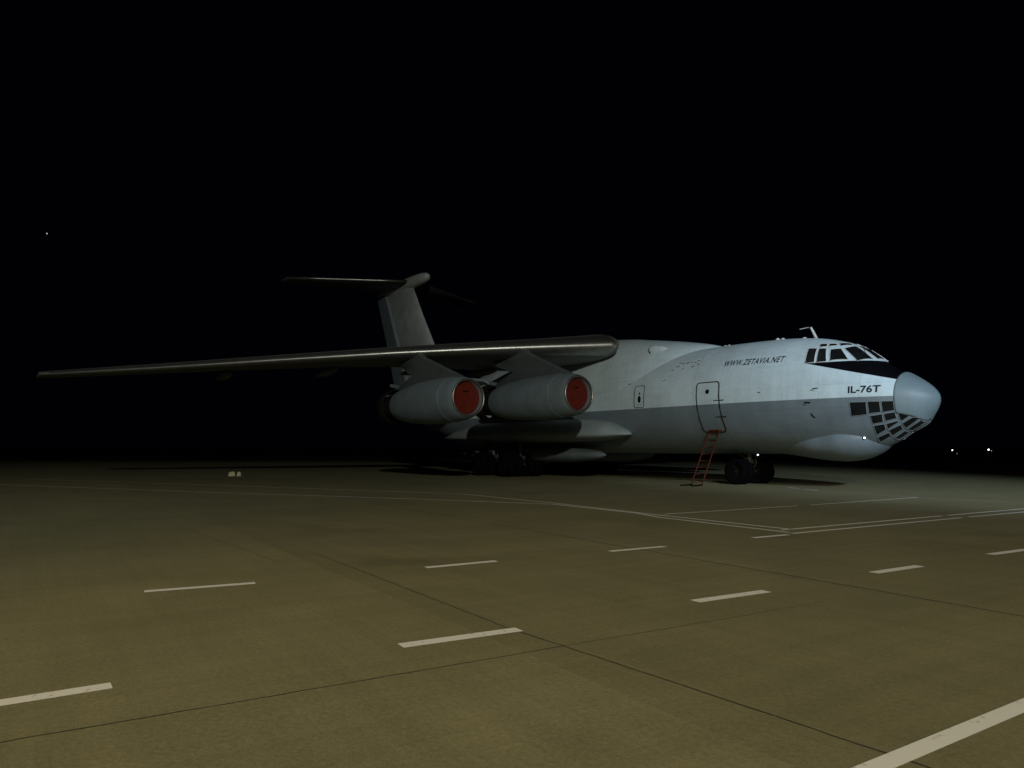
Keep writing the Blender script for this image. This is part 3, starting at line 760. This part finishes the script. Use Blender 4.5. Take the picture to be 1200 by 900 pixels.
# air scoop bump on the hump
sb = MB()
def hump_y(a, z):
    z0 = 4.35; q = (z - z0) / (ht(a) - z0); return hw(a) * (1 - min(1, abs(q)) ** 2.35) ** (1 / 2.35)
secs = []
for i in range(15):
    a = 12.25 - .8 * i / 14; r = .25 * math.sqrt(max(0.0004, 1 - (i / 14) ** 2)); z = 6.22
    yc = hump_y(a, z) - .04
    secs.append([Vector((a, yc + r * .8 * math.cos(2 * math.pi * k / 20), z + r * .9 * math.sin(2 * math.pi * k / 20))) for k in range(20)])
V, F = loft(secs); sc_ = link('air_scoop', V, F, M['paint'], plane)
ob = MB(); ob.tube([(12.16 + .16 * math.sin(math.pi * k / 8), hump_y(12.2, 6.02 + .42 * k / 8) + .012, 6.02 + .42 * k / 8) for k in range(9)], [.01, .03, .045, .055, .055, .05, .04, .03, .01], 8)
ob.build('scoop_shadow_arc', M['line'], sc_, smooth=True)  # dark arc standing in for the shadow line behind the scoop

# antennas
mb = MB(); mb.tube([(4.60, 0, 5.93), (4.74, 0, 6.25), (4.84, 0, 6.46)], [.075, .055, .045], 8); mb.tube([(4.81, 0, 6.46), (5.0, 0, 6.48), (5.35, 0, 6.46)], [.03, .02, .012], 6)
mb.build('blade_antenna', M['white'], plane, smooth=True)
for a, hh in ((5.15, .07), (6.15, .1), (6.4, .12), (8.9, .09), (9.1, .09)):
    mb = MB(); z = zt(a); mb.lathe((a, 0, z - .02), (0, 0, 1), [(0, .10), (hh * .6, .09), (hh, .03), (hh + .002, .001)], 12)
    mb.build('roof_antenna', M['white'], plane, smooth=True)
# landing light in the chin side
zq = (cb(2.25) + ct(2.25)) / 2; hq = (ct(2.25) - cb(2.25)) / 2
p = Vector((2.25, cw(2.25) * math.sqrt(1 - ((1.93 - zq) / hq) ** 2), 1.93)); nrm = Vector((-.55, .8, -.05)).normalized()
ll = MB(); ll.lathe(p, nrm, [(-.05, .085), (.02, .08), (.022, .05)], 20); l_ = ll.build('landing_light', M['line'], plane, smooth=True)
ll = MB(); ll.lathe(p, nrm, [(.018, .036), (.03, .024), (.034, .001)], 16); ll.build('lamp_lens', M['lamp'], l_, smooth=True)

# ------------------------------------------------------------------ boarding ladder
lad = empty('boarding_ladder', plane.matrix_basis @ Vector((8.25, 3.2, 0)), plane.rotation_euler.z)
tag(lad, 'narrow red metal ladder leaning against the open sill below the crew door', 'ladder')
T = lambda a, s, z: (a - 8.25, s - 3.2, z)
top, bot = (2.02, 2.30), (3.18, 0.03)
for a in (7.95, 8.5):
    mb = MB(); mb.tube([T(a, top[0], top[1]), T(a, bot[0], bot[1] + .12), T(a, bot[0] + .05, bot[1])], .026, 8); mb.build('rail', M['redpaint'], lad, smooth=True)
    mb = MB(); mb.tube([T(a, bot[0] + .02, .06), T(a + .05, bot[0] + .35, .025), T(a + .12, bot[0] + .6, .03)], .028, 8); mb.build('foot_shadow_bar', M['rubber'], lad, smooth=True)  # black ends drawn out along the ground as the ladder's shadow bars
for k in range(8):
    f = (k + .6) / 8.2; s_ = top[0] + (bot[0] - top[0]) * f; z = top[1] + (bot[1] - top[1]) * f
    mb = MB(); mb.tube([T(7.95, s_, z), T(8.5, s_, z)], .02, 8); mb.build('rung', M['redpaint'], lad, smooth=True)
mb = MB(); mb.box(T(8.22, 1.99, 2.29), (.62, .16, .09), bev=.02); mb.build('hook_plate', M['redpaint'], lad)

# ------------------------------------------------------------------ chock on the apron
ch = empty('wheel_chock', (-15.6, 41.9, 0), R(8))
tag(ch, 'small pale chock block with a dark gap lying alone left of the aircraft', 'chock')
def wedge(x0, x1, m, name):
    V = [(x0, -.2, 0), (x1, -.2, 0), (x1, .2, 0), (x0, .2, 0), (x0 + .03, -.1, .22), (x1 - .05, -.1, .25), (x1 - .06, .1, .25), (x0 + .03, .1, .23)]
    link(name, V, [(3, 2, 1, 0), (0, 1, 5, 4), (1, 2, 6, 5), (2, 3, 7, 6), (3, 0, 4, 7), (4, 5, 6, 7)], m, ch, smooth=False)
wedge(-.34, .03, M['chock'], 'block'); wedge(.11, .34, M['chock'], 'block')
mb = MB(); mb.box((.07, 0, .12), (.08, .3, .2), bev=.02); mb.box((-.42, 0, .06), (.16, .3, .1), bev=.02); mb.tube([(.33, 0, .2), (.55, -.02, .05), (.9, -.05, .03), (1.25, .02, .03)], .03, 8); mb.build('strap_and_shadow', M['chockd'], ch)  # dark band in the gap; the trailing tube stands in for the block's shadow

# ------------------------------------------------------------------ far lights
def far_light(x, y, z, r, m, label, post=True):
    o = empty('airfield_light', (x, y, 0)); tag(o, label, 'light', 'distant airfield lights')
    mb = MB(); mb.tube([(0, 0, -.05), (0, 0, max(.1, z - r))], .05, 8); mb.box((0, 0, .02), (.4, .4, .1), bev=.02); mb.build('post', M['post'], o)
    mb = MB(); mb.lathe((0, 0, z), (0, 0, 1), [(-r, .001), (-r * .8, r * .6), (0, r), (r * .8, r * .6), (r, .001)], 14); mb.build('lamp', m, o, smooth=True)
def at(px, py, Y):
    cp, sp = math.cos(PITCH), math.sin(PITCH); u, v = (px - 600) / FPX, (450 - py) / FPX
    d = Vector((u, cp - v * sp, sp + v * cp)); t = Y / d.y; return d * t + Vector((0, 0, CAM_H))
for px, py, Y, r, m, l in ((888, 533, 150, .20, 'lamp', 'bright white light on the far ground seen under the belly ahead of the nose wheels'),
                           (762, 533, 150, .10, 'lampdim', 'dim light on the far ground seen under the belly left of the ladder'),
                           (1116, 527.5, 160, .17, 'lamp', 'white light on the horizon right of the nose, left one'),
                           (1121.5, 531.5, 160, .15, 'lampdim', 'dim reddish light just right of the left horizon light'),
                           (1158.5, 527, 160, .23, 'lamp', 'brightest white light on the horizon at the far right'),
                           (1161.8, 528.2, 160, .16, 'lampdim', 'faint light touching the brightest horizon light on its right')):
    p = at(px, py, Y); far_light(p.x, Y, max(p.z, .25), r * .72, M[m], l)
p = at(55, 273.7, 1500); mb = MB(); mb.lathe(p, (0, 0, 1), [(-1.4, .001), (-1, 1.0), (0, 1.4), (1, 1.0), (1.4, .001)], 14)
sp_ = mb.build('star', M['star'], smooth=True); tag(sp_, 'single star in the black sky at the far left', 'star')
